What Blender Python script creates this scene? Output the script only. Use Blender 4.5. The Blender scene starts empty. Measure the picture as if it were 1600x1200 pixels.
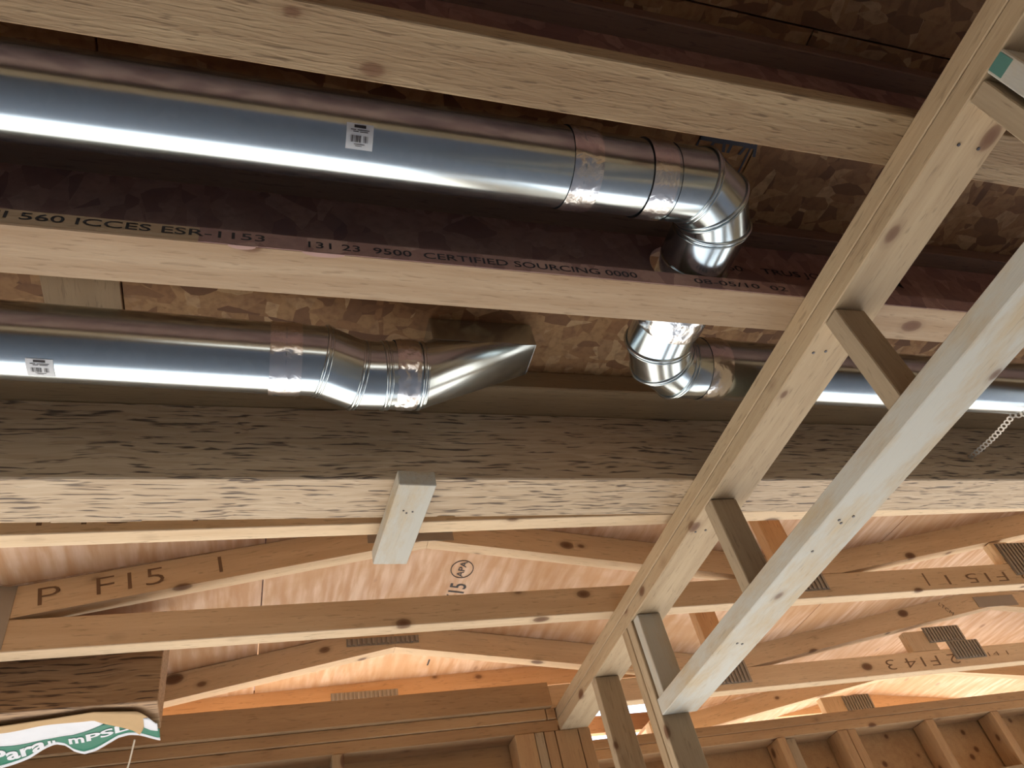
import bpy, bmesh, math, random
from mathutils import Vector, Matrix, Euler
random.seed(7)
S = bpy.context.scene
COL = S.collection
PI = math.pi

# ------------------------------------------------------------------ camera
cam = bpy.data.cameras.new('camera'); cam_ob = bpy.data.objects.new('camera', cam); COL.objects.link(cam_ob)
cam.sensor_width = 36; cam.lens = 36*1210/1600; cam.clip_start = .01
u = Vector((-350, -1250, 1210)).normalized()            # world up, east and north seen from the camera
x = Vector((3630, 155, 1210)); x = (x-u*x.dot(u)).normalized()
y = u.cross(x)
cam_ob.matrix_world = Matrix(((x.x, -x.y, -x.z, 0), (y.x, -y.y, -y.z, 0), (u.x, -u.y, -u.z, 0), (0, 0, 0, 1)))
S.camera = cam_ob
# ------------------------------------------------------------------ light
W = bpy.data.worlds.new('sky'); S.world = W; W.use_nodes = True
nt = W.node_tree; nt.nodes.clear()
sky = nt.nodes.new('ShaderNodeTexSky'); sky.sky_type = 'NISHITA'; sky.sun_disc = False
sky.sun_elevation = math.radians(58); sky.sun_rotation = math.radians(20); sky.air_density = 1.3; sky.dust_density = 2.0
bg = nt.nodes.new('ShaderNodeBackground'); bg.inputs[1].default_value = .42
wo = nt.nodes.new('ShaderNodeOutputWorld')
nt.links.new(sky.outputs[0], bg.inputs[0]); nt.links.new(bg.outputs[0], wo.inputs[0])
sun = bpy.data.lights.new('sun', 'SUN'); sun.energy = 19; sun.angle = .01; sun.color = (1, .97, .93)
sun_ob = bpy.data.objects.new('sun', sun); COL.objects.link(sun_ob)
sun_ob.rotation_euler = (math.radians(-30), 0, math.radians(-18))
S.view_settings.view_transform = 'Standard'; S.view_settings.look = 'None'
S.view_settings.gamma = 1; S.view_settings.use_curve_mapping = False
S.view_settings.exposure = -0.08

# ------------------------------------------------------------------ materials
def newmat(name, rough=.7, metal=0):
    m = bpy.data.materials.new(name); m.use_nodes = True
    t = m.node_tree; b = t.nodes['Principled BSDF']
    b.inputs['Roughness'].default_value = rough; b.inputs['Metallic'].default_value = metal
    return m, t, b
class N:
    def __init__(s, t): s.t = t
    def n(s, k, **kw):
        o = s.t.nodes.new(k)
        for a, v in kw.items():
            if a[0] == '_': o.inputs[a[1:]].default_value = v
            else: setattr(o, a, v)
        return o
    def l(s, a, b): s.t.links.new(a, b)
    def coords(s, scale, rnd=True):
        tc = s.n('ShaderNodeTexCoord'); out = tc.outputs['Object']
        if rnd:
            oi = s.n('ShaderNodeObjectInfo'); mu = s.n('ShaderNodeMath', operation='MULTIPLY'); mu.inputs[1].default_value = 37.
            s.l(oi.outputs['Random'], mu.inputs[0])
            ad = s.n('ShaderNodeVectorMath', operation='ADD'); s.l(out, ad.inputs[0]); s.l(mu.outputs[0], ad.inputs[1]); out = ad.outputs[0]
        return s.map(out, scale)
    def map(s, src, scale):
        mp = s.n('ShaderNodeMapping'); mp.inputs['Scale'].default_value = scale; s.l(src, mp.inputs[0]); return mp.outputs[0]
    def ramp(s, src, stops, interp='LINEAR'):
        r = s.n('ShaderNodeValToRGB'); e = r.color_ramp.elements; r.color_ramp.interpolation = interp
        while len(e) < len(stops): e.new(.5)
        for i, (p, c) in enumerate(stops):
            e[i].position = p; e[i].color = (*c, 1) if len(c) == 3 else c
        s.l(src, r.inputs[0]); return r.outputs[0]
    def mix(s, f, a, b, mode='MIX'):
        m = s.n('ShaderNodeMix', data_type='RGBA', blend_type=mode)
        for i, v in ((0, f), (6, a), (7, b)):
            if isinstance(v, (int, float)): m.inputs[i].default_value = v
            elif isinstance(v, tuple): m.inputs[i].default_value = (*v, 1)
            else: s.l(v, m.inputs[i])
        return m.outputs[2]
    def bump(s, src, b, strength=.3, dist=.003):
        bu = s.n('ShaderNodeBump'); bu.inputs['Strength'].default_value = strength; bu.inputs['Distance'].default_value = dist
        s.l(src, bu.inputs['Height']); s.l(bu.outputs[0], b.inputs['Normal'])
G = lambda v: (v, v, v)

def lumber(name, base, dark, knots=True, grey=None, rough=.62, grain=.5, dashes=.4, bmp=.25):
    m, t, b = newmat(name, rough); k = N(t)
    v = k.coords((1, 1, 1))
    n1 = k.n('ShaderNodeTexNoise', _Scale=1.0, _Detail=4, _Distortion=.4); k.l(k.map(v, (2.2, 34, 34)), n1.inputs[0])
    n2 = k.n('ShaderNodeTexNoise', _Scale=1.0, _Detail=5); k.l(k.map(v, (9, 190, 190)), n2.inputs[0])
    n3 = k.n('ShaderNodeTexNoise', _Scale=2.2, _Detail=3); k.l(v, n3.inputs[0])
    c = k.mix(k.ramp(n1.outputs[0], [(.35, G(0)), (.68, G(grain))]), base, dark)
    c = k.mix(k.ramp(n2.outputs[0], [(.4, G(0)), (.75, G(grain*.55))]), c, dark)
    c = k.mix(k.ramp(n3.outputs[0], [(.35, G(0)), (.7, G(.35))]), c, tuple(min(1, q*1.22) for q in base))
    n5 = k.n('ShaderNodeTexNoise', _Scale=1.0, _Detail=2, _Distortion=.6); k.l(k.map(v, (22, 210, 210)), n5.inputs[0])
    dash = k.ramp(n5.outputs[0], [(.60, G(0)), (.70, G(dashes))]); c = k.mix(dash, c, tuple(q*.55 for q in dark))
    if grey:
        n4 = k.n('ShaderNodeTexNoise', _Scale=7, _Detail=6, _Roughness=.65); k.l(k.map(v, (.7, 2, 2)), n4.inputs[0])
        c = k.mix(k.ramp(n4.outputs[0], [(.36, G(0)), (.56, G(.85))]), c, grey)
    if knots:
        vo = k.n('ShaderNodeTexVoronoi', _Scale=9.5); k.l(k.map(v, (.6, 1, 1)), vo.inputs[0])
        sep = k.n('ShaderNodeSeparateColor'); k.l(vo.outputs['Color'], sep.inputs[0])
        ad = k.n('ShaderNodeMath', operation='MULTIPLY_ADD'); k.l(sep.outputs[0], ad.inputs[0]); ad.inputs[1].default_value = -.10; k.l(vo.outputs['Distance'], ad.inputs[2])
        f = k.ramp(ad.outputs[0], [(0.0, G(.9)), (.05, G(.75)), (.08, G(.2)), (.15, G(0))])
        c = k.mix(f, c, (.13, .05, .02))
    oi = k.n('ShaderNodeObjectInfo')
    c = k.mix(1.0, c, k.ramp(oi.outputs['Random'], [(0, (.84, .82, .8)), (1, (1.0, .99, .97))]), 'MULTIPLY')
    k.l(c, b.inputs['Base Color']); k.bump(n5.outputs[0], b, bmp, .002)
    b.inputs['Specular IOR Level'].default_value = .3
    return m
M = {}
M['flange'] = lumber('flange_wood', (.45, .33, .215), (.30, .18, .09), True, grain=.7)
M['rough'] = lumber('peeled_veneer_wood', (.36, .26, .15), (.22, .13, .065), True, grain=.9, dashes=.75, bmp=.8)
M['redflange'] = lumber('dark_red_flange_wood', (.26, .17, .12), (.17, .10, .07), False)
M['umber'] = lumber('dim_board_wood', (.32, .22, .12), (.22, .14, .07), False)
M['plate'] = lumber('wall_plate_wood', (.51, .39, .245), (.33, .22, .12), True)
M['stud'] = lumber('stud_wood', (.50, .40, .27), (.32, .23, .14), True)
M['sill'] = lumber('weathered_wood', (.60, .50, .34), (.44, .34, .22), True, grey=(.62, .63, .58), grain=.4)
M['truss'] = lumber('truss_wood', (.80, .62, .41), (.56, .36, .19), True, grain=.4)
M['far'] = lumber('far_wall_wood', (.56, .37, .20), (.38, .22, .11), True, grain=.5)
M['orange'] = lumber('gable_wood', (.70, .44, .24), (.52, .27, .11), True, grain=.4)

def psl(name, base, dark, streak):
    m, t, b = newmat(name, .6); k = N(t); v = k.coords((1, 1, 1))
    wn = k.n('ShaderNodeTexNoise', _Scale=5, _Detail=2); k.l(v, wn.inputs[0])
    sc = k.n('ShaderNodeVectorMath', operation='SCALE'); k.l(wn.outputs['Color'], sc.inputs[0]); sc.inputs['Scale'].default_value = .03
    ad = k.n('ShaderNodeVectorMath', operation='ADD'); k.l(v, ad.inputs[0]); k.l(sc.outputs[0], ad.inputs[1]); v2 = ad.outputs[0]
    a = k.n('ShaderNodeTexNoise', _Scale=1, _Detail=3, _Roughness=.6); k.l(k.map(v2, (9, 150, 150)), a.inputs[0])
    d = k.n('ShaderNodeTexNoise', _Scale=1, _Detail=2, _Distortion=.3); k.l(k.map(v2, (11, 170, 170)), d.inputs[0])
    vo = k.n('ShaderNodeTexVoronoi', _Scale=1); k.l(k.map(v2, (7, 120, 120)), vo.inputs[0])
    sep = k.n('ShaderNodeSeparateColor'); k.l(vo.outputs['Color'], sep.inputs[0])
    c = k.mix(k.ramp(sep.outputs[0], [(0, G(0)), (1, G(.55))]), base, dark)
    c = k.mix(k.ramp(a.outputs[0], [(.38, G(0)), (.65, G(.6))]), c, dark)
    f = k.ramp(d.outputs[0], [(.56, G(0)), (.66, G(.9))])
    c = k.mix(f, c, streak)
    k.l(c, b.inputs['Base Color'])
    inv = k.ramp(d.outputs[0], [(.56, G(1)), (.68, G(0))]); k.bump(inv, b, .5, .003)
    return m
M['psl'] = psl('strand_beam_wood', (.60, .47, .32), (.42, .29, .17), (.085, .055, .04))
M['psl_dark'] = psl('strand_stub_wood', (.46, .30, .17), (.28, .16, .08), (.08, .04, .02))

def osb(name, cols, sx=(10, 17, 10)):
    m, t, b = newmat(name, .75); k = N(t); v = k.coords((1, 1, 1))
    wn = k.n('ShaderNodeTexNoise', _Scale=9, _Detail=3); k.l(v, wn.inputs[0])
    sc = k.n('ShaderNodeVectorMath', operation='SCALE'); k.l(wn.outputs['Color'], sc.inputs[0]); sc.inputs['Scale'].default_value = .035
    ad = k.n('ShaderNodeVectorMath', operation='ADD'); k.l(v, ad.inputs[0]); k.l(sc.outputs[0], ad.inputs[1]); v2 = ad.outputs[0]
    def layer(rot, scale):
        mp = k.n('ShaderNodeMapping'); mp.inputs['Rotation'].default_value = (0, 0, rot); mp.inputs['Scale'].default_value = scale; k.l(v2, mp.inputs[0])
        vo = k.n('ShaderNodeTexVoronoi', _Scale=1); k.l(mp.outputs[0], vo.inputs[0]); s2 = k.n('ShaderNodeSeparateColor'); k.l(vo.outputs['Color'], s2.inputs[0]); return s2
    A = layer(.5, (16, 42, 16)); B = layer(-.7, (38, 15, 16)); 
    ca = k.ramp(A.outputs[0], [(i/(len(cols)-1), c) for i, c in enumerate(cols)])
    cb = k.ramp(B.outputs[1], [(i/(len(cols)-1), c) for i, c in enumerate(cols[::-1])])
    c = k.mix(k.ramp(A.outputs[2], [(.48, G(0)), (.52, G(1))]), ca, cb)
    fn = k.n('ShaderNodeTexNoise', _Scale=60, _Detail=4); k.l(v, fn.inputs[0])
    c = k.mix(k.ramp(fn.outputs[0], [(.45, G(0)), (.7, G(.5))]), c, cols[0])
    k.l(c, b.inputs['Base Color']); k.bump(A.outputs[1], b, .4, .002)
    return m
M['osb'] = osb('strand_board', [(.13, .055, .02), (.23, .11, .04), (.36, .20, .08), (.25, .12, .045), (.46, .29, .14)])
M['web'] = osb('web_strand_board', [(.20, .11, .10), (.30, .17, .14), (.40, .25, .20), (.26, .14, .12)])

m, t, b = newmat('plywood', .6); k = N(t); v = k.coords((1, 1, 1)); M['ply'] = m
n1 = k.n('ShaderNodeTexNoise', _Scale=1.6, _Detail=2); k.l(v, n1.inputs[0])
wv = k.n('ShaderNodeTexWave', wave_type='BANDS', bands_direction='X', _Scale=3.2, _Distortion=14, _Detail=3); wv.inputs['Detail Scale'].default_value = .9
k.l(k.map(v, (1.5, .5, 1)), wv.inputs[0])
n2 = k.n('ShaderNodeTexNoise', _Scale=1, _Detail=4); k.l(k.map(v, (40, 5, 5)), n2.inputs[0])
n3 = k.n('ShaderNodeTexNoise', _Scale=4, _Detail=5); k.l(v, n3.inputs[0])
c = k.mix(k.ramp(wv.outputs[0], [(.45, G(0)), (.98, G(.42))]), (.72, .50, .34), (.50, .27, .15))
c = k.mix(k.ramp(n2.outputs[0], [(.38, G(0)), (.64, G(.75))]), c, (.50, .25, .10))
c = k.mix(k.ramp(n3.outputs[0], [(.44, G(0)), (.60, G(.65))]), c, (.52, .28, .12))
vo = k.n('ShaderNodeTexVoronoi', _Scale=7); k.l(k.map(v, (1, .55, .4)), vo.inputs[0])
c = k.mix(k.ramp(vo.outputs['Distance'], [(0, G(.7)), (.05, G(.5)), (.10, G(0))]), c, (.24, .10, .05))
k.l(c, b.inputs['Base Color']); k.bump(n2.outputs[0], b, .2, .002)

def metal(name, base, rough, spangle=True, crumple=0):
    m, t, b = newmat(name, rough, 1.0); k = N(t); v = k.coords((1, 1, 1))
    vo = k.n('ShaderNodeTexVoronoi', _Scale=75); k.l(v, vo.inputs[0])
    sep = k.n('ShaderNodeSeparateColor'); k.l(vo.outputs['Color'], sep.inputs[0])
    n = k.n('ShaderNodeTexNoise', _Scale=1, _Detail=3); k.l(k.map(v, (3, 60, 60)), n.inputs[0])
    c = k.mix(k.ramp(sep.outputs[0], [(0, G(0)), (1, G(.25 if spangle else 0))]), base, tuple(q*.8 for q in base))
    k.l(c, b.inputs['Base Color'])
    r = k.n('ShaderNodeMapRange'); r.inputs['To Min'].default_value = rough*.8; r.inputs['To Max'].default_value = rough*1.35
    k.l(n.outputs[0], r.inputs[0]); k.l(r.outputs[0], b.inputs['Roughness'])
    if crumple:
        nn = k.n('ShaderNodeTexNoise', _Scale=55, _Detail=3, _Distortion=1.5); k.l(v, nn.inputs[0]); k.bump(nn.outputs[0], b, crumple, .006)
    else:
        nn = k.n('ShaderNodeTexNoise', _Scale=4, _Detail=1); k.l(v, nn.inputs[0]); k.bump(nn.outputs[0], b, .05, .02)
    return m
M['galv'] = metal('galvanized_steel', (.58, .66, .69), .19)
M['tape'] = metal('foil_tape', (.78, .79, .80), .2, False, .16)

def flat(name, col, rough=.6, metal=0):
    m, t, b = newmat(name, rough, metal); k = N(t); v = k.coords((1, 1, 1))
    n = k.n('ShaderNodeTexNoise', _Scale=30, _Detail=3); k.l(v, n.inputs[0])
    k.l(k.mix(k.ramp(n.outputs[0], [(.4, G(0)), (.7, G(.18))]), col, tuple(q*.75 for q in col)), b.inputs['Base Color'])
    return m
M['gusset'] = flat('truss_plate_steel', (.36, .32, .27), .5, .35)
M['ink'] = flat('black_ink', (.025, .02, .02)); M['ink_soft'] = flat('faded_ink', (.20, .115, .06)); M['ink_blue'] = flat('blue_black_ink', (.045, .05, .075))
M['ink_web'] = flat('web_ink', (.012, .010, .014))
M['paper'] = flat('label_paper', (.66, .68, .70)); M['steel'] = flat('nail_steel', (.06, .055, .06), .4, .6)
M['wrap_white'] = flat('white_wrap', (.74, .76, .80), .45); M['wrap_green'] = flat('green_wrap', (.03, .20, .13), .45)
M['kraft'] = flat('kraft_wrap', (.50, .33, .16), .7); M['twine'] = flat('twine_fibre', (.72, .60, .45))
M['teal'] = flat('teal_paint', (.10, .24, .20)); M['concrete'] = flat('concrete', (.40, .43, .46), .8)
M['dirt'] = flat('gravel_ground', (.46, .41, .34), .9); M['purple'] = flat('purple_stain', (.40, .24, .20)); M['strap'] = flat('strap_steel', (.62, .58, .52), .45, .5)

# ------------------------------------------------------------------ helpers
def link(name, me, mat, parent=None, smooth=False):
    o = bpy.data.objects.new(name, me); COL.objects.link(o)
    if mat: me.materials.append(mat)
    if parent: o.parent = parent
    if smooth:
        for p in me.polygons: p.use_smooth = True
    return o
def tag(o, label, cat, group=None):
    o['label'] = label; o['category'] = cat
    if group: o['group'] = group
    return o
def empty(name, loc=(0, 0, 0), rz=0, label=None, cat=None, group=None, kind=None):
    o = bpy.data.objects.new(name, None); COL.objects.link(o); o.location = loc; o.rotation_euler = (0, 0, rz); o.empty_display_size = .05
    if label: tag(o, label, cat, group)
    if kind: o['kind'] = kind
    return o
def box_mesh(l, w, h, bev=.0018):
    bm = bmesh.new(); bmesh.ops.create_cube(bm, size=1, matrix=Matrix.Diagonal((l, w, h, 1)))
    if bev: bmesh.ops.bevel(bm, geom=bm.edges[:], offset=bev, segments=1, affect='EDGES')
    me = bpy.data.meshes.new('box'); bm.to_mesh(me); bm.free(); return me
def board(name, x0, x1, y0, y1, z0, z1, mat, parent=None, axis='x', bev=.0018, rz=0):
    """a length of timber; its mesh runs along local X so the grain follows the length"""
    c = Vector(((x0+x1)/2, (y0+y1)/2, (z0+z1)/2)); d = (x1-x0, y1-y0, z1-z0)
    if axis == 'x': me = box_mesh(d[0], d[1], d[2], bev); r = (0, 0, rz)
    elif axis == 'y': me = box_mesh(d[1], d[0], d[2], bev); r = (0, 0, PI/2+rz)
    else: me = box_mesh(d[2], d[1], d[0], bev); r = (0, -PI/2, 0)
    o = link(name, me, mat, parent); o.location = c; o.rotation_euler = r
    return o
def prism(name, pts, y0, y1, mat, parent=None, rot=0):
    """polygon in X-Z pulled through Y; local X turned along the member"""
    cx = sum(p[0] for p in pts)/len(pts); cz = sum(p[1] for p in pts)/len(pts); cy = (y0+y1)/2; h = (y1-y0)/2
    bm = bmesh.new(); ca, sa = math.cos(rot), math.sin(rot)
    q = [((px-cx)*ca+(pz-cz)*sa, -(px-cx)*sa+(pz-cz)*ca) for px, pz in pts]
    f0 = [bm.verts.new((a, -h, b_)) for a, b_ in q]; f1 = [bm.verts.new((a, h, b_)) for a, b_ in q]
    bm.faces.new(f0); bm.faces.new(f1[::-1])
    for i in range(len(q)): j = (i+1) % len(q); bm.faces.new((f0[j], f0[i], f1[i], f1[j]))
    bmesh.ops.recalc_face_normals(bm, faces=bm.faces[:])
    me = bpy.data.meshes.new(name); bm.to_mesh(me); bm.free()
    o = link(name, me, mat, parent); o.location = (cx, cy, cz); o.rotation_euler = (0, -rot, 0); return o
def textmesh(name, s, width, height, loc, xdir, ydir, mat, parent=None, thick=.0004, fat=.008, warp=None):
    """flat print: letters laid on a plane through loc (left end of the base line)"""
    cu = bpy.data.curves.new(name, 'FONT'); cu.body = s; cu.size = 1; cu.extrude = 0; cu.resolution_u = 3; cu.offset = fat
    t_ = bpy.data.objects.new('tmp', cu); COL.objects.link(t_)
    dg = bpy.context.evaluated_depsgraph_get(); me = bpy.data.meshes.new_from_object(t_.evaluated_get(dg))
    bpy.data.objects.remove(t_); bpy.data.curves.remove(cu)
    xs = [v_.co.x for v_ in me.vertices]; ys = [v_.co.y for v_ in me.vertices]
    xd = Vector(xdir).normalized(); yd = Vector(ydir).normalized(); zd = xd.cross(yd)
    sx = width/(max(xs)-min(xs)); sy = height/(max(ys)-min(ys)); x0, y0 = min(xs), min(ys)
    for v_ in me.vertices:
        v_.co = xd*((v_.co.x-x0)*sx) + yd*((v_.co.y-y0)*sy) + zd*thick
    me.materials.clear()
    if warp:
        for v_ in me.vertices: v_.co = warp(v_.co)
    par = list(range(len(me.vertices)))
    def find(i):
        while par[i] != i: par[i] = par[par[i]]; i = par[i]
        return i
    for e in me.edges: par[find(e.vertices[0])] = find(e.vertices[1])
    isl = {}
    for p in me.polygons: isl.setdefault(find(p.vertices[0]), []).append(p)
    root = bpy.data.objects.new(name, None); COL.objects.link(root); root.location = loc; root.empty_display_size = .01
    if parent: root.parent = parent
    for ps in isl.values():
        ids = sorted({i for p in ps for i in p.vertices}); ix = {i: n_ for n_, i in enumerate(ids)}
        m2 = bpy.data.meshes.new('letter'); m2.from_pydata([me.vertices[i].co[:] for i in ids], [], [[ix[i] for i in p.vertices] for p in ps])
        link('letter', m2, mat, root)
    bpy.data.meshes.remove(me)
    return root

def frames(path):
    n = len(path); out = []
    for i in range(n):
        d0 = (path[i]-path[i-1]).normalized() if i else (path[1]-path[0]).normalized()
        d1 = (path[i+1]-path[i]).normalized() if i < n-1 else d0
        out.append((d0, (d0+d1).normalized()))
    return out
def ring(c, d, nrm, r, seg=64):
    e1 = Vector((0, 0, 1)); e1 = (e1-d*e1.dot(d)).normalized(); e2 = d.cross(e1)
    pts = []
    for k_ in range(seg):
        a = 2*PI*k_/seg; p = (e1*math.cos(a)+e2*math.sin(a))*r
        p -= d*(p.dot(nrm)/d.dot(nrm)); pts.append(c+p)
    return pts
def tube(name, rings, mat, parent, smooth=True):
    o0 = sum(rings[0], Vector())/len(rings[0])
    bm = bmesh.new(); V = [[bm.verts.new(p-o0) for p in r_] for r_ in rings]; s = len(rings[0])
    for a, b_ in zip(V, V[1:]):
        for i in range(s): j = (i+1) % s; bm.faces.new((a[i], a[j], b_[j], b_[i]))
    bmesh.ops.recalc_face_normals(bm, faces=bm.faces[:])
    me = bpy.data.meshes.new(name); bm.to_mesh(me); bm.free()
    o = link(name, me, mat, parent, smooth); o.location = o0; return o
def bead(name, c, d, nrm, r, mat, parent, w=.0038, seg=64, sub=8):
    pts = ring(c, d, nrm, r, seg); bm = bmesh.new(); V = []
    for p in pts:
        rad = (p-c).normalized(); ax = nrm; col_ = []
        for q in range(sub):
            a = 2*PI*q/sub; col_.append(bm.verts.new(p-c+rad*math.cos(a)*w*.8+ax*math.sin(a)*w))
        V.append(col_)
    for i in range(seg):
        A, B = V[i], V[(i+1) % seg]
        for q in range(sub): r_ = (q+1) % sub; bm.faces.new((A[q], A[r_], B[r_], B[q]))
    bmesh.ops.recalc_face_normals(bm, faces=bm.faces[:])
    me = bpy.data.meshes.new(name); bm.to_mesh(me); bm.free()
    o = link(name, me, mat, parent, True); o.location = c; return o
def wire(name, pts, r, mat, parent=None, seg=8):
    pts = [Vector(p) for p in pts]; fr = frames(pts)
    return tube(name, [ring(p, f[0], f[1], r, seg) for p, f in zip(pts, fr)], mat, parent)

# ------------------------------------------------------------------ setting
fl = board('floor', -4.2, 6.2, -4.2, 3.2, -1.68, -1.6, M['concrete'], bev=0); fl['kind'] = 'structure'
gr = board('ground', -30, 30, -30, 40, -1.9, -1.75, M['dirt'], bev=0); gr['kind'] = 'structure'
ZC = 1.25
ce = board('ceiling', -4.2, 6.2, -4.2, 1.40, ZC+.018, ZC+.03, M['web'], bev=0); ce['kind'] = 'structure'
def kid(name, parent, x0, x1, y0, y1, z0, z1, mat, axis='x', bev=.0018):
    o = board(name, x0, x1, y0, y1, z0, z1, mat, None, axis, bev); o.parent = parent
    o.location = o.location - parent.location; return o
yr = [-4.2, -3.6, -2.4, -1.2, .0, .32, 1.40]
for j in range(6):
    off = [0, 1.0, 0, 1.0, .1, .96-2.4][j]
    xa = -4.2
    xs = sorted({-4.2, 6.2, *[q+off for q in (-4.8, -2.4, 0, 2.4, 4.8) if -4.1 < q+off < 6.1]})
    if j == 5: xs = [-4.2, -2.61, -.24, .90, 3.27, 5.6, 6.2]
    for a, b_ in zip(xs, xs[1:]):
        kid('osb_panel', ce, a+.0015, b_-.0015, yr[j]+.0015, yr[j+1]-.0015, ZC, ZC+.017, M['osb'], bev=.001)
pp = board('pale_flake_panel', -.372, -.243, .80, 1.16, ZC-.0012, ZC-.0002, M['umber'], None, 'y', 0); pp.parent = ce; pp.location = pp.location-ce.location
# grade stamp on the board above the first elbow
textmesh('grade_stamp', 'APA', .11, .055, Vector((.80, .565, ZC-.0006))-ce.location, (1, 0, 0), (0, -1, 0), M['ink_blue'], ce)
st = board('stamp_bar', .775, .885, .515, .548, ZC-.0009, ZC-.0003, M['ink_blue'], None, bev=0); st.parent = ce; st.location = st.location-ce.location
for q in (.775, .888):
    st = board('stamp_bar', q, q+.004, .50, .64, ZC-.0009, ZC-.0003, M['ink_blue'], None, bev=0); st.parent = ce; st.location = st.location-ce.location

# outer walls that close the room behind and beside the camera (studs and sheathing, with openings placed to shape the light)
def plain_wall(name, parts):
    w = empty(name, (0, 0, 0), kind='structure')
    for p in parts: board('sheathing_panel', *p, M['osb'], w, bev=0)
    return w
plain_wall('wall_back', [(-4.2, -.4, -4.22, -4.2, -1.6, 1.25), (1.8, 6.2, -4.22, -4.2, -1.6, 1.25), (-.4, 1.8, -4.22, -4.2, .7, 1.25), (-.4, 1.8, -4.22, -4.2, -1.6, -.9)])  # unseen opening added to let fill light onto camera-facing faces and ducts
plain_wall('wall_left', [(-4.22, -4.2, -4.2, .6, -1.6, 1.25), (-4.22, -4.2, .6, 2.4, .75, 1.4), (-4.22, -4.2, 2.4, 3.0, -1.6, 1.4)])
plain_wall('wall_right', [(6.2, 6.22, -4.2, .4, -1.6, 1.25), (6.2, 6.22, .4, 2.6, .75, 1.4), (6.2, 6.22, 2.6, 3.6, -1.6, 1.4)])

# ------------------------------------------------------------------ I-joists
def web_mesh(x0, x1, z0, z1, t, hole=None):
    bm = bmesh.new(); cx, cz = (x0+x1)/2, (z0+z1)/2
    vs = [bm.verts.new((a-cx, 0, c_-cz)) for a, c_ in ((x0, z0), (x1, z0), (x1, z1), (x0, z1))]
    es = [bm.edges.new((vs[i], vs[(i+1) % 4])) for i in range(4)]
    if hole:
        hx, hz, hr = hole; hv = [bm.verts.new((hx-cx+hr*math.cos(2*PI*i/40), 0, hz-cz+hr*math.sin(2*PI*i/40))) for i in range(40)]
        es += [bm.edges.new((hv[i], hv[(i+1) % 40])) for i in range(40)]
    bmesh.ops.triangle_fill(bm, use_beauty=True, edges=es)
    r = bmesh.ops.extrude_face_region(bm, geom=bm.faces[:])
    bmesh.ops.translate(bm, vec=(0, t, 0), verts=[g for g in r['geom'] if isinstance(g, bmesh.types.BMVert)])
    bmesh.ops.recalc_face_normals(bm, faces=bm.faces[:])
    me = bpy.data.meshes.new('web'); bm.to_mesh(me); bm.free(); return me, cx, cz
def joist(y0, y1, mat, label, hole=None):
    j = empty('floor_joist', (0, y0, 1.0), 0, label, 'joist')
    w = y1-y0
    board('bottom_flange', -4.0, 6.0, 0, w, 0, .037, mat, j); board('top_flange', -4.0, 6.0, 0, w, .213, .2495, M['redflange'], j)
    me, cx, cz = web_mesh(-4.0, 6.0, .03, .22, .011, hole and (hole[0], hole[1]-1.0, hole[2]))
    o = link('web', me, M['web'], j); o.location = (cx, w/2-.0055, cz)
    return j
joist(-.012, .074, M['flange'], 'engineered I-joist overhead nearest the camera side, before the peeled-looking rough flange')
j1 = joist(.3475, .4325, M['rough'], 'engineered I-joist with rough tan bottom flange above the long upper duct')
j2 = joist(.7075, .7925, M['flange'], 'engineered I-joist with lettered edge between the upper and lower ducts', (.785, 1.105, .079))
textmesh('lettering', 'TJI 560 ICCES ESR-1153', .375, .022, (-.368, -.0004, .008), (1, 0, 0), (0, 0, 1), M['ink'], j2)
textmesh('lettering', '131 23  9500  CERTIFIED SOURCING 0000', .56, .016, (.07, -.0004, .010), (1, 0, 0), (0, 0, 1), M['ink_web'], j2)
textmesh('lettering', '08-05/10  02', .20, .014, (.745, -.0004, .012), (1, 0, 0), (0, 0, 1), M['ink_web'], j2)
textmesh('lettering', '560    TRUS JOIST', .30, .024, (.86, .036, .112), (1, 0, 0), (0, 0, 1), M['ink_web'], j2)
textmesh('lettering', 'IC.COM', .12, .024, (1.20, .036, .116), (1, 0, 0), (0, 0, 1), M['ink_web'], j2)
es = board('edge_stain', -.085, 6.0, -.0003, .004, .0006, .0364, M['web'], j2, bev=0); es['label'] = 'dark reddish band on the flange edge'
for (a, b_, c_, d_) in ((-.045, -.005, .0, .007), (.06, .125, .0, .008)):
    bm = bmesh.new(); vs = [bm.verts.new(((a+b_)/2+(b_-a)/2*math.cos(q*PI/8), (c_+d_*math.sin(q*PI/8)), -.0006)) for q in range(9)]
    bm.faces.new(vs); me = bpy.data.meshes.new('stain'); bm.to_mesh(me); bm.free(); link('stain', me, M['purple'], j2)

# ------------------------------------------------------------------ beams
bmn = empty('strand_beam', (0, 1.254, 1.0), 0, 'long strand-lumber beam with dark streaks crossing under the ducts', 'beam')
board('timber', -4.0, 6.0, 0, .134, 0, .194, M['psl'], bmn, bev=.003)
for (a, b_, yy) in ((-3.0, -.36, .136), (-.36, -.2, .138), (-.2, .40, .1355), (.44, 1.05, .1365), (1.3, 2.2, .1355)):
    board('edge_strand', a, b_, yy-.004, yy+.002, .002, .010, M['psl'], bmn, bev=.001)
nb = board('nailer_1', -4.0, 6.0, 1.165, 1.385, 1.194, 1.25, M['umber'], bev=.003)  # nailer board lying flat on top of the long beam
nb['kind'] = 'structure'
blk = board('wood_block', .288, .366, 1.227, 1.517, .963, .9995, M['sill'], axis='y', rz=.0)
blk.rotation_euler.z = PI/2+.052; blk.location.x = .3165
tag(blk, 'short grey lumber block fixed crosswise under the long beam', 'block')
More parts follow.
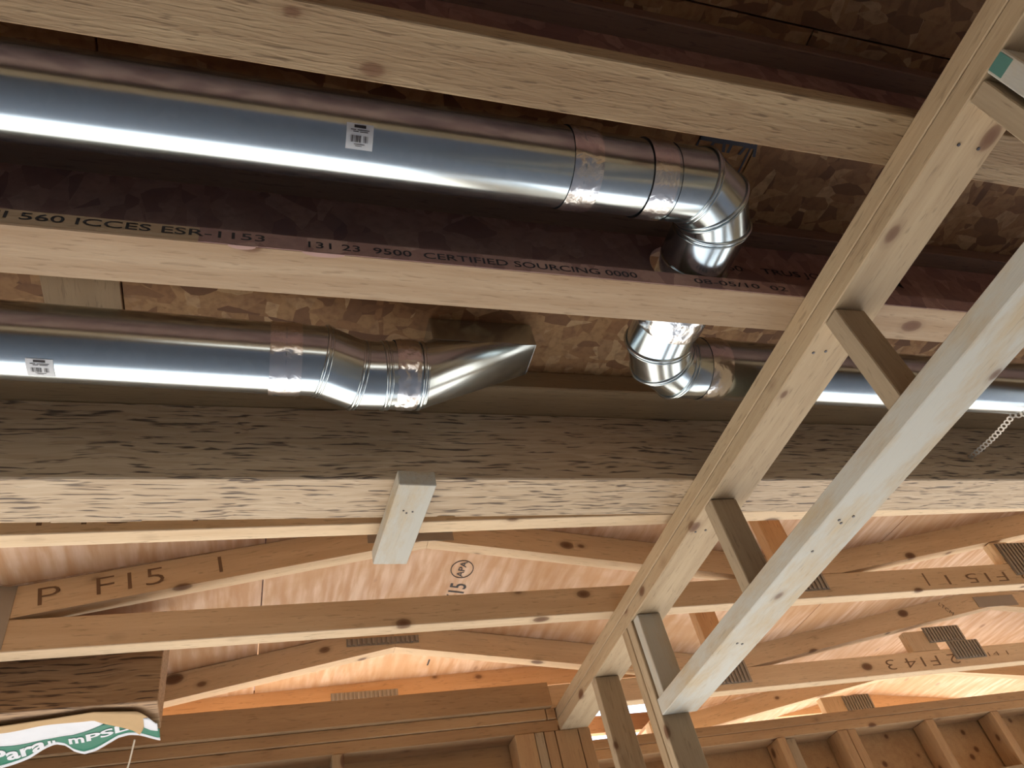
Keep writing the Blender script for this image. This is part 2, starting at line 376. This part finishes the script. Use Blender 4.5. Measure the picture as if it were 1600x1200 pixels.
for q, (dx, dy) in enumerate(((-.13+.08, .004), (-.055, -.008), (-.058, .012))):
    bm = bmesh.new(); bmesh.ops.create_cone(bm, segments=8, radius1=.0022, radius2=.0022, depth=.001, cap_ends=True)
    me = bpy.data.meshes.new('nail'); bm.to_mesh(me); bm.free(); o = link('nail', me, M['steel'], blk); o.location = (dx, dy, -.0187)

# stub of second beam with torn wrap
sb = empty('strand_beam', (-.19, 2.0, .909), 0, 'short dark strand-lumber beam end wrapped in torn green and white sheet', 'beam')
board('timber', -3.2, 0, 0, .16, 0, .236, M['psl_dark'], sb, bev=.002)
def sheet(name, fn, nu, nv, mat, parent):
    bm = bmesh.new(); V = [[bm.verts.new(fn(i/nu, j_/nv)) for j_ in range(nv+1)] for i in range(nu+1)]
    for i in range(nu):
        for j_ in range(nv): bm.faces.new((V[i][j_], V[i+1][j_], V[i+1][j_+1], V[i][j_+1]))
    me = bpy.data.meshes.new(name); bm.to_mesh(me); bm.free(); o = link(name, me, mat, parent, True)
    so = o.modifiers.new('thickness', 'SOLIDIFY'); so.thickness = .0007; return o
def pl(P, xx):
    if xx <= P[0][0]: return P[0][1]
    for (a, c_), (b_, d_) in zip(P, P[1:]):
        if xx <= b_: f = (xx-a)/(b_-a); return c_+(d_-c_)*f
    return P[-1][1]
HEM = [(-.80, .42), (-.432, .299), (-.37, .255), (-.295, .208), (-.26, .175), (-.235, .161), (-.214, .172), (-.198, .203), (-.177, .216), (-.15, .202), (-.119, .175), (-.095, .155), (-.07, .149), (-.045, .155), (-.004, .18)]
GT = [(-.80, .155), (-.404, .143), (-.351, .138), (-.296, .133), (-.237, .129), (-.194, .117), (-.158, .096), (-.124, .074), (-.06, .09), (-.034, .099), (-.011, .119), (0, .12)]
WT = [(-.80, .10), (-.392, .072), (-.339, .063), (-.252, .048), (-.142, .041), (-.128, .060), (-.124, .070)]
KT = [(-.80, .08), (-.387, .048), (-.335, .039), (-.228, .025), (-.139, .009), (-.044, .026), (-.023, .056)]
def sag(yy, xx): return -.006-.012*max(0, yy-.02)/.15-.003*math.sin(xx*38+1)*min(1, max(0, (yy-.03)/.05))
def band(P0, P1, xa, xb, d0=0, d1=0, dz=0):
    def fn(u_, v_):
        xx = xa+(xb-xa)*u_; g0, g1 = pl(P0, xx)+d0, pl(P1, xx)+d1; yy = g0+(g1-g0)*v_
        return Vector((xx, yy, sag(yy, xx)+dz))
    return fn
sheet('wrap_white', band(WT, GT, -.80, -.124), 90, 8, M['wrap_white'], sb)
sheet('wrap_green', band(GT, HEM, -.80, 0, 0, -.014), 100, 8, M['wrap_green'], sb)
sheet('wrap_hem', band(HEM, HEM, -.80, 0, -.014, .0), 100, 2, M['wrap_white'], sb)
KL = [(-.80, .09), (-.404, .080), (-.339, .070), (-.252, .056), (-.142, .048), (-.122, .067), (-.058, .124), (-.05, .14), (-.044, .147), (-.034, .10), (-.023, .06)]
sheet('kraft_flap', band(KT, KL, -.80, -.023, 0, 0, -.0035), 100, 5, M['kraft'], sb)
CU = [(-.034, .06), (-.023, .057), (-.006, .085)]; CL = [(-.034, .105), (-.02, .118), (-.006, .122)]
sheet('wrap_curl', band(CU, CL, -.034, -.003, 0, 0, -.0045), 8, 4, M['wrap_white'], sb)
def wraptext(s, x0, w_, y0, h, slope=0, nm='wrap_lettering'):
    def wf(c_):
        xx = c_.x+x0; yy = c_.y+y0+slope*c_.x; return Vector((xx, yy, sag(yy, xx)-.0022))
    textmesh(nm, s, w_, h, (0, 0, 0), (1, 0, 0), (0, -1, 0), M['wrap_white'], sb, 0, fat=.03, warp=wf)
wraptext('Para', -.375, .120, .222, .058, -.42)
wraptext('ll', -.25, .016, .158, .020, 0); wraptext('m', -.205, .035, .162, .028, -.3)
wraptext('PSL', -.165, .095, .148, .034, -.30)
tw = wire('twine', [(-.248, 2.158, .886), (-.252, 2.175, .872), (-.258, 2.20, .85), (-.268, 2.23, .82), (-.278, 2.255, .78), (-.285, 2.27, .70)], .0022, M['twine'])
tag(tw, 'thin pale twine hanging from the torn wrap of the short beam', 'twine')

# ------------------------------------------------------------------ ducts
R = .066
def V3(*a): return Vector(a)
def elbow(parent, pts, sub='elbow', dbl=()):
    """gored elbow: every section and every seam bead is a piece of its own"""
    e = empty(sub); e.parent = parent; e.empty_display_size = .02
    fr = frames(pts)
    for i in range(len(pts)-1):
        d = (pts[i+1]-pts[i]).normalized()
        n0 = fr[i][1] if i else d; n1 = fr[i+1][1] if i+1 < len(pts)-1 else d
        a = ring(pts[i], d, n0, R+.0006*(i % 2)); c_ = ring(pts[i+1], d, n1, R+.0006*(i % 2))
        tube('gore', [[p*(1-f)+q*f for p, q in zip(a, c_)] for f in (0, .33, .66, 1)], M['galv'], e)
        if i:
            dd = fr[i][0]
            bead('bead', pts[i]-d*.003, dd, fr[i][1], R+.0008, M['galv'], e, .0032)
            bead('bead', pts[i]+d*.005, d, fr[i][1], R+.0006, M['galv'], e, .0022)
    return e
def band_tape(parent, c, d, w=.045, amp=.0012, seed=1):
    rnd = random.Random(seed); rings = []
    n = 9
    for i in range(n):
        f = i/(n-1)-.5; rr = []
        base = ring(c+d*(f*w), d, d, R+.0016)
        for p in base: rr.append(p+(p-c-d*(f*w)).normalized()*rnd.uniform(0, amp)*(1 if 0 < i < n-1 else .2))
        rings.append(rr)
    return tube('foil_tape', rings, M['tape'], parent)
def on_tube(xx, ang, c, lift): # ang measured from straight down towards the camera side
    return Vector((xx, c.y-(R+lift)*math.sin(ang), c.z-(R+lift)*math.cos(ang)))
def patch(name, x0, x1, a0, a1, cfun, lift, mat, parent, nu=2, nv=8, corner=0):
    bm = bmesh.new(); V = []
    for i in range(nu+1):
        xx = x0+(x1-x0)*i/nu; V.append([bm.verts.new(on_tube(xx, a0+(a1-a0)*j_/nv, cfun(xx), lift)) for j_ in range(nv+1)])
    for i in range(nu):
        for j_ in range(nv):
            bm.faces.new((V[i][j_], V[i+1][j_], V[i+1][j_+1], V[i][j_+1]))
    bmesh.ops.recalc_face_normals(bm, faces=bm.faces[:])
    me = bpy.data.meshes.new(name); bm.to_mesh(me); bm.free(); return link(name, me, mat, parent, True)
def sticker(parent, x0, x1, a_c, cfun):
    s = patch('sticker', x0, x1, a_c-.27, a_c+.27, cfun, .0010, M['paper'], parent, 4, 10)
    w = x1-x0; T_ = a_c+.27
    def p(fx0, fx1, fy0, fy1, mt='ink'): patch('print', x0+w*fx0, x0+w*fx1, T_-.54*fy0, T_-.54*fy1, cfun, .0014, M[mt], s, 1, 3)
    p(.28, .72, .05, .17)
    for r_, (a, b_) in enumerate(((.15, .35), (.40, .85))): p(a, b_, .23, .26)
    for r_, (a, b_) in enumerate(((.25, .45), (.5, .8))): p(a, b_, .30, .33)
    rb = random.Random(3); q = .16
    while q < .82:
        ww = rb.choice((.012, .02, .035)); p(q, q+ww, .46, .72); q += ww+rb.choice((.015, .02, .03))+(.06 if .52 < q < .56 else 0)
    p(.3, .7, .78, .805); p(.35, .6, .85, .87)

d1 = empty('air_duct', (-1, .567, 1.103), 0, 'long upper galvanized duct turning through the joist on elbows to right run', 'duct')
inv = lambda root: Matrix.Translation(-Vector(root.location))
def settle(root):
    """children were modelled in world space: make them relative to the root"""
    for ch in root.children: ch.location = ch.location-root.location
A0 = V3(-4.0, .567, 1.103); Ajoint = V3(.478, .567, 1.103)
dX = V3(1, 0, 0); dY = V3(0, 1, 0)
tube('pipe', [ring(A0+(Ajoint-A0)*f, dX, dX, R) for f in (0, .25, .5, .75, 1)], M['galv'], d1)
tube('pipe', [ring(V3(q, .567, 1.103), dX, dX, R-.0012) for q in (.478, .55, .62, .690)], M['galv'], d1)
bead('bead', V3(.482, .567, 1.103), dX, dX, R, M['galv'], d1, .003)
band_tape(d1, V3(.487, .567, 1.103), dX, .05, .0022, 5)
band_tape(d1, V3(.625, .567, 1.103), dX, .045, .0008, 6)
def arc(c, r_, a0, sgn):  # gored polygon vertices for a 90 degree turn in plan
    pass
rho = .097; k15 = rho/math.cos(math.radians(15))
c1 = V3(.785-rho, .567+rho, 1.103)
e1p = [V3(.655, .567, 1.103)]+[c1+V3(k15*math.sin(math.radians(q)), -k15*math.cos(math.radians(q)), 0) for q in (15, 45, 75)]+[V3(.785, .72, 1.103)]
elbow(d1, e1p)
tube('pipe', [ring(V3(.785, q, 1.103-(q-.7)*.08), dY, dY, R-.001) for q in (.70, .78, .82)], M['galv'], d1)
zb = 1.088
c2 = V3(.785+rho, .982-rho, zb)
e2p = [V3(.785, .80, zb+.006)]+[c2+V3(-k15*math.cos(math.radians(q)), k15*math.sin(math.radians(q)), 0) for q in (15, 45, 75)]+[V3(.925, .982, zb)]
elbow(d1, e2p)
bead('bead', V3(.785, .72, 1.101), dY, dY, R, M['galv'], d1, .003)
band_tape(d1, V3(.785, .835, zb+.004), dY, .06, .004, 7)
band_tape(d1, V3(.932, .982, zb), dX, .05, .002, 8)
D3a, D3b = V3(.925, .982, zb), V3(5.5, 1.035, zb)
tube('pipe', [ring(D3a+(D3b-D3a)*f, dX, dX, R) for f in (0, .25, .5, .75, 1)], M['galv'], d1)
sticker(d1, .110, .148, math.radians(27+3), lambda xx: V3(0, .567, 1.103))
settle(d1)

d2 = empty('air_duct', (-1, 1.0, 1.085), 0, 'lower left galvanized duct ending in a pointed register boot', 'duct')
def c_d2(xx): return V3(xx, 1.009+.027*(xx-0), 1.085)
tube('pipe', [ring(c_d2(q), dX, dX, R) for q in (-4, -3, -2, -1, .05)], M['galv'], d2)
bead('bead', c_d2(.052), dX, dX, R, M['galv'], d2, .003)
band_tape(d2, c_d2(.052), dX, .055, .0016, 9)
e3p = [V3(.05, 1.010, 1.085), V3(.118, 1.012, 1.085), V3(.185, 1.037, 1.079), V3(.236, 1.037, 1.080), V3(.262, 1.037, 1.083)]
elbow(d2, e3p)
tube('pipe', [ring(V3(q, 1.037, 1.084), dX, dX, R-.001) for q in (.25, .28, .315)], M['galv'], d2)
band_tape(d2, V3(.276, 1.037, 1.084), dX, .045, .003, 10)
bead('bead', V3(.306, 1.037, 1.084), dX, dX, R+.0006, M['galv'], d2, .0035)
bt = empty('register_boot'); bt.parent = d2
rx0, rx1, ry0, ry1, zr, zt = .345, .572, 1.024, 1.112, 1.182, 1.249
bm = bmesh.new()
for p in ring(V3(.312, 1.037, 1.084), dX, dX, R, 48): bm.verts.new(p)
for a in (rx0, rx1):
    for b_ in (ry0, ry1): bm.verts.new((a, b_, zr))
bmesh.ops.convex_hull(bm, input=bm.verts[:]); bmesh.ops.recalc_face_normals(bm, faces=bm.faces[:])
me = bpy.data.meshes.new('transition'); bm.to_mesh(me); bm.free()
tr = link('transition', me, M['galv'], bt, True)
md = tr.modifiers.new('bevel', 'BEVEL'); md.width = .0015; md.segments = 2; md.limit_method = 'ANGLE'; md.angle_limit = .5
me.shade_smooth() if hasattr(me, 'shade_smooth') else None
if hasattr(me, 'set_sharp_from_angle'): me.set_sharp_from_angle(angle=.45)
board('boot_collar', rx0, rx1, ry0, ry1, zr-.001, zt, M['galv'], bt, bev=.001)
sticker(d2, -.347, -.308, math.radians(4), c_d2)
settle(d2)

# perforated hanger strap near the right edge
hs = empty('hanger_strap', (1.84, 1.10, 1.0), 0, 'perforated metal hanger strap from the right duct to the beam', 'strap')
pts = []
for i in range(12):
    a = math.radians(95-i*13); pts.append(on_tube(1.845, a, V3(0, .9925, zb), .0025))
pB = V3(1.905, 1.2535, 1.079); pA = pts[-1]
for i in range(1, 12): pts.append(pA.lerp(pB, i/11)+V3(0, 0, -.006*math.sin(i/11*PI)))
dist = 0; acc = []
for a, b_ in zip(pts, pts[1:]):
    L_ = (b_-a).length; q = -dist
    while q+.0155 < L_: q += .0155; acc.append((a.lerp(b_, q/L_), (b_-a).normalized()))
    dist = L_-q
for p, d in acc[2:]:
    bm = bmesh.new(); seg = 10
    n_ = V3(-.75, -.42, -.5); n_ = (n_-d*n_.dot(d)).normalized(); s_ = d.cross(n_)
    vo_, vi_, vo2, vi2 = [], [], [], []
    for q in range(seg):
        a = 2*PI*q/seg; dr = d*math.cos(a)*1.25+s_*math.sin(a)
        vo_.append(bm.verts.new(dr*.0078)); vi_.append(bm.verts.new(dr*.0042)); vo2.append(bm.verts.new(dr*.0078+n_*.0012)); vi2.append(bm.verts.new(dr*.0042+n_*.0012))
    for q in range(seg):
        r_ = (q+1) % seg
        bm.faces.new((vo_[q], vo_[r_], vi_[r_], vi_[q])); bm.faces.new((vo2[r_], vo2[q], vi2[q], vi2[r_]))
        bm.faces.new((vo_[r_], vo_[q], vo2[q], vo2[r_])); bm.faces.new((vi_[q], vi_[r_], vi2[r_], vi2[q]))
    me = bpy.data.meshes.new('strap_link'); bm.to_mesh(me); bm.free()
    o = link('strap_link', me, M['strap'], hs); o.location = p-hs.location
wire('strap_nail', [pB-hs.location+V3(0, .003, 0), pB-hs.location+V3(-.02, -.02, -.014)], .0018, M['strap'], hs)

# ------------------------------------------------------------------ stud wall in the foreground
sw = empty('stud_wall', (.956, 0, 0), -.027, 'foreground stud wall with doubled top plate, short cripples and pale lower plate', 'wall frame')
pw = .103; s_ = .078
board('top_plate', 0, pw, -4.2, 2.52, .963, .9995, M['plate'], sw, 'y'); board('top_plate', .001, pw+.001, -4.2, 2.51, .925, .962, M['plate'], sw, 'y')
sp = board('sill_plate', 0, pw-.004, .287, 1.776, .664, .705, M['sill'], sw, 'y'); sp['label'] = 'pale weathered lower plate'
board('cripple_stud', .004, .068, .673, .709, .706, .924, M['stud'], sw, 'z')
board('cripple_stud', .002, .069, 1.231, 1.267, .706, .924, M['stud'], sw, 'z')
board('cripple_stud', .006, .074, 1.741, 1.775, .706, .924, M['sill'], sw, 'z')
board('stud', .0, s_, 1.778, 1.812, -1.6, .924, M['stud'], sw, 'z'); board('stud', .0, s_, 1.816, 1.852, -1.6, .924, M['plate'], sw, 'z')
board('stud', .002, s_+.002, 2.114, 2.150, -1.6, .924, M['stud'], sw, 'z')
board('stud', .004, .09, .252, .286, -1.6, .924, M['stud'], sw, 'z'); sB = board('stud', .0, .09, .208, .242, -1.6, .924, M['sill'], sw, 'z')
board('stud', .0, .09, -.25, -.214, -1.6, .924, M['stud'], sw, 'z')
board('bottom_plate', 0, s_+.01, 1.778, 2.50, -1.6, -1.562, M['plate'], sw, 'y')
mk = board('teal_mark', -.0008, .0, .212, .238, .895, .922, M['teal'], sw, bev=0)
for (a, b_, c_) in ((.035, .35, .9245), (.075, .352, .9245), (.02, .78, .9245), (.045, .775, .9245), (.02, 1.36, .9245), (.045, 1.355, .9245),
                    (.03, .95, .6635), (.04, .96, .6635), (.055, .94, .6635), (.04, 1.41, .6635), (.055, 1.415, .6635), (.03, 1.05, .6635)):
    bm = bmesh.new(); bmesh.ops.create_cone(bm, segments=8, radius1=.0028, radius2=.0028, depth=.0016, cap_ends=True)
    me = bpy.data.meshes.new('nail'); bm.to_mesh(me); bm.free(); o = link('nail', me, M['steel'], sw); o.location = (a, b_, c_)

# ------------------------------------------------------------------ roof trusses
def gusset(parent, cx, cz, w, h, rot=0, ribs=True, mat='gusset'):
    g = prism('connector_plate', [(cx-w/2, cz-h/2), (cx+w/2, cz-h/2), (cx+w/2, cz+h/2), (cx-w/2, cz+h/2)], -.0022, -.0004, M[mat], parent)
    g.rotation_euler = (0, -rot, 0)
    if ribs:
        n = max(3, int(w/.016))
        for i in range(n):
            xx = -w/2+w*(i+.5)/n
            board('rib', xx-.0042, xx+.0042, -.0065, -.0008, -h/2+.003, h/2-.003, M['gusset'], g, 'z', .0006)
    return g
SL = (1.265-1.083)/1.04
def truss(y, rz, label, sets, webs, plates, x0=-3.8, x1=5.8, bottom=True, z=1.0):
    T = empty('roof_truss', (0, y, z), rz, label, 'truss')
    if bottom: board('bottom_chord', x0, x1, 0, .044, .0005, .083, M['truss'], T)
    for (xl, xp, xr, pitchtop) in sets:   # heel vertex, peak, heel vertex of the lower edges
        zl, zp, zt = .0835, .265, .350
        if xl is not None:
            sl = (zp-zl)/(xp-xl); xe = xl-.155
            prism('top_chord', [(xl, zl), (xp, zp), (xp, zt), (xe, zt-(xp-xe)*sl), (xe, zl)], 0.0005, .0435, M['truss'], T, math.atan(sl))
        if xr is not None:
            sl = (zp-zl)/(xr-xp); xe = xr+.155
            prism('top_chord', [(xp+.0008, zp), (xr, zl), (xe, zl), (xe, zt-(xe-xp)*sl), (xp+.0008, zt)], 0.0005, .0435, M['truss'], T, -math.atan(sl))
    for (wx, w, h) in webs: board('web', wx-w/2, wx+w/2, .0005, .0365, .084, h, M['truss'], T, 'z')
    for p in plates: gusset(T, *p)
    return T
SETS = [(None, -1.9, -.86, 0), (-.54+.0, .50, 1.54, 0), (1.85, 3.25, 4.65, 0), (4.96, 5.9, None, 0)]
T1 = truss(1.443, -.026, 'first roof truss, mostly hidden behind the long strand beam', SETS, [(2.6, .08, .16)], [(1.72, .05, .13, .09, 0, False)], z=1.018)
T2 = truss(1.878, -.0175, 'second roof truss, lettered F15 near its left heel, passing over the short wrapped beam', SETS, [(2.60, .085, .172)],
           [(-.60, .09, .155, .165, 0, False), (.45, .292, .25, .062, 0, False), (1.70, .075, .15, .10, .0), (2.66, .10, .17, .13, .0)])
T3 = truss(2.514, -.005, 'third roof truss, right part lettered F14 upside down with ribbed steel plates', SETS, [(2.725, .14, .172)],
           [(1.76, .075, .15, .10, 0), (2.86, .15, .20, .07, 0), (2.93, .075, .17, .08, 0), (3.27, .285, .24, .052, 0, False), (.46, .29, .25, .028, 0)])
T4 = truss(3.135, -.002, 'fourth roof truss, just above the far wall with one ribbed plate', SETS[2:], [(2.69, .14, .175)], [(2.82, .13, .16, .08, 0)], x0=.9)
def tl(T, s, w, h, lx, lz, mat='ink_soft', up=True, rot=0):
    c_, q = math.cos(rot), math.sin(rot)
    xd, yd = ((c_, 0, q), (-q, 0, c_)) if up else ((-c_, 0, -q), (q, 0, -c_))
    textmesh('lettering', s, w, h, (lx, -.0004, lz), xd, yd, M[mat], T, fat=-.012)
tl(T2, 'P  F15   1', .42, .048, -.47, .115, rot=.173)
tl(T2, '2 F15 1 |', .47, .048, 2.64, .064, up=False)
tl(T3, '2 F14 3', .38, .042, 2.86, .060, up=False); tl(T3, 'F14 1', .16, .018, 2.98, .035)
tl(T3, 'LTCM', .07, .02, 2.93, .285, rot=-.9, mat='ink')
tl(T1, 'F15  1', .3, .04, -.40, .02)

# blocks hanging under the roof deck between the trusses
for (yy, nm) in ((1.62, 'short upright block between the first and second trusses, right of the near wall plate'), (2.13, 'short upright block between the second and third trusses, right of the near wall plate')):
    dx = .05 if yy > 2 else .03; bk = board('wood_block', 1.40+dx, 1.48+dx, yy, yy+.037, 1.02, 1.175, M['orange'], axis='z')
    tag(bk, nm, 'block')
# sistered board on third truss
sis = board('header_board', -3.8, 1.01, 2.485, 2.5135, 1.0005, 1.084, M['far']); tag(sis, 'knotty header board lying on the far left wall plate, below the lit plywood', 'board')

# ------------------------------------------------------------------ roof deck (plywood)
rf = empty('roof', (0, 0, 0), kind='structure')
def top(xx):
    best = -9
    prof = [(-3.9, 1.14), (-1.58, 1.352), (-.69, 1.196), (-.54, 1.170), (-.39, 1.196), (.50, 1.352), (1.54, 1.170), (1.70, 1.142), (3.25, 1.352), (4.80, 1.152), (6.2, 1.34)]
    for (a, c_), (b_, d_) in zip(prof, prof[1:]):
        if a <= xx <= b_: return c_+(d_-c_)*(xx-a)/(b_-a)
    return prof[-1][1]
def ply_strip(x0, x1, y0, y1, zf=None):
    xs = sorted({x0, x1, *[q for q in (-1.58, -.54, .50, 1.54, 1.70, 3.25, 4.80) if x0 < q < x1]})
    top_ = zf or top
    bm = bmesh.new(); cx = (x0+x1)/2; cy = (y0+y1)/2; lo, hi = [], []
    for xx in xs:
        z = top_(xx); lo.append((bm.verts.new((xx-cx, y0-cy, z)), bm.verts.new((xx-cx, y1-cy, z)))); hi.append((bm.verts.new((xx-cx, y0-cy, z+.013)), bm.verts.new((xx-cx, y1-cy, z+.013))))
    for i in range(len(xs)-1):
        bm.faces.new((lo[i][0], lo[i][1], lo[i+1][1], lo[i+1][0])); bm.faces.new((hi[i][0], hi[i+1][0], hi[i+1][1], hi[i][1]))
        bm.faces.new((lo[i][0], lo[i+1][0], hi[i+1][0], hi[i][0])); bm.faces.new((lo[i][1], hi[i][1], hi[i+1][1], lo[i+1][1]))
    for i in (0, len(xs)-1): bm.faces.new((lo[i][0], hi[i][0], hi[i][1], lo[i][1]))
    bmesh.ops.recalc_face_normals(bm, faces=bm.faces[:])
    me = bpy.data.meshes.new('plywood_panel'); bm.to_mesh(me); bm.free()
    o = link('plywood_panel', me, M['ply'], rf); o.location = (cx, cy, 0); return o
xs_ = [-3.9, -2.1, .048, 1.699, 2.09, 4.3, 6.2]
for a, b_ in zip(xs_, xs_[1:]):
    if b_ < 1.7:
        ys_ = [1.40, 1.88, 2.53]; ply_strip(a+.002, b_-.002, 2.531, 3.04, lambda q: 1.3605+.02*max(q, -1))
    else: ys_ = [1.40, 1.88, 3.10, 3.64]
    for c_, d_ in zip(ys_, ys_[1:]): ply_strip(a+.002, b_-.002, c_+.001, d_-.001)
ply_strip(.80, 1.70, 3.043, 3.64, lambda q: 1.40)
for a, b_, c_, d_, zz in ((-3.9, 6.2, 1.40, 3.64, 1.43),):
    up = board('roof_light_blocker', a, b_, c_, d_, zz, zz+.004, M['web'], rf, bev=0)  # unseen sheet added to stop sunlight leaking through the plywood seams
def slope_text(s, w, h, xx, yy, mat, rot):
    z = (top(xx) if yy < 2.53 else 1.3605+.02*xx)-.0008; sl = (top(xx+.01)-top(xx))/.01
    xd = Vector((0, -1, 0)); yd = Vector((-1, 0, -sl)).normalized()
    textmesh('grade_stamp', s, w, h, (xx, yy, z), xd, yd, M[mat], rf)
slope_text('SZ15', .15, .055, .70, 2.36, 'ink', 0); slope_text('A', .07, .05, .71, 2.80, 'ink', 0); slope_text('32/16', .12, .03, 2.72, 1.62, 'ink_soft', 0)
slope_text('1', .05, .03, .70, 2.90, 'ink', 0)
o = bpy.data.objects.new('grade_stamp', None)
pts = []
sl = (top(.70)-top(.69))/.01
for i in range(25):
    a = 2*PI*i/24; pts.append((.665+.035*math.cos(a), 2.125+.05*math.sin(a), top(.665+.035*math.cos(a))-.0012))
wire('grade_stamp', pts, .0014, M['ink'], rf, 5)
slope_text('APA', .09, .022, .675, 2.17, 'ink', 0)
# gable boards closing the roof
gb = empty('gable_board', (0, 3.0, 1.30), 0, 'orange board closing the roof end above the far left wall', 'board')
prism('board', [(-3.8, -.03), (1.69, -.002), (1.69, .088), (-3.8, .039)], 0, .037, M['orange'], gb, .01)
gusset(gb, .46, .018, .26, .034, -.01)
gb2 = prism('gable_board', [(.80, 1.312), (6.0, 1.213), (6.0, 1.29), (3.3, 1.346), (.80, 1.395)], 3.60, 3.637, M['orange'], None, -.019); tag(gb2, 'orange board closing the roof end above the far right wall', 'board')

# ------------------------------------------------------------------ far walls
wl = empty('wall_far_left', (0, 2.5, 0), kind='structure')
board('top_plate', -3.8, .985, 0, .09, .963, .9995, M['far'], wl); board('top_plate', .988, 1.02, 0, .09, .963, .9995, M['far'], wl)
board('top_plate', -3.8, 1.02, .006, .096, .925, .962, M['far'], wl)
for (a, b_, m_) in ((.862, .930, 'far'), (.932, .962, 'stud'), (.965, 1.002, 'far'), (1.005, 1.085, 'far'), (1.088, 1.13, 'far'), (.272, .308, 'plate'), (-.45, -.415, 'far'), (-1.1, -1.06, 'far'), (-1.7, -1.66, 'far'), (-3.8, -3.7, 'far')):
    board('stud', a, b_, .002, .088, -1.6 if a > .8 or a < -3 else .70, .924, M[m_], wl, 'z')
board('header', -3.8, .862, .01, .085, .66, .74, M['far'], wl)
board('sheathing_panel', -3.8, 1.13, .098, .11, .55, 1.0, M['far'], wl, bev=0)

wr = empty('wall_far_right', (0, 2.84, 0), kind='structure')
board('top_plate', 1.16, 6.2, 0, .10, .963, .9995, M['far'], wr); board('top_plate', 1.16, 6.2, .001, .10, .925, .962, M['far'], wr)
for (a, b_, m_, dy) in ((2.083, 2.122, 'far', 0), (2.135, 2.18, 'stud', .02), (2.388, 2.433, 'far', 0), (2.437, 2.480, 'far', .002), (2.858, 2.905, 'far', 0), (3.24, 3.285, 'far', 0), (3.62, 3.66, 'far', 0), (4.3, 4.34, 'far', 0), (1.62, 1.66, 'far', 0), (1.17, 1.21, 'far', 0), (6.1, 6.2, 'far', 0)):
    board('stud', a, b_, dy, .09, -1.6 if a < 1.5 or a > 6 else .60, .924, M[m_], wr, 'z')
for (a, b_) in ((2.907, 3.238), (3.287, 3.618)): board('blocking', a, b_, .0, .085, .655, .695, M['plate'], wr)
board('header', 1.2, 6.1, .0, .09, .50, .60, M['far'], wr)
for a, b_ in ((1.16, 2.4), (2.4, 3.64), (3.64, 4.9), (4.9, 6.2)): board('sheathing_panel', a+.002, b_-.002, .101, .113, .50, 1.0, M['far'], wr, 'y', bev=0)
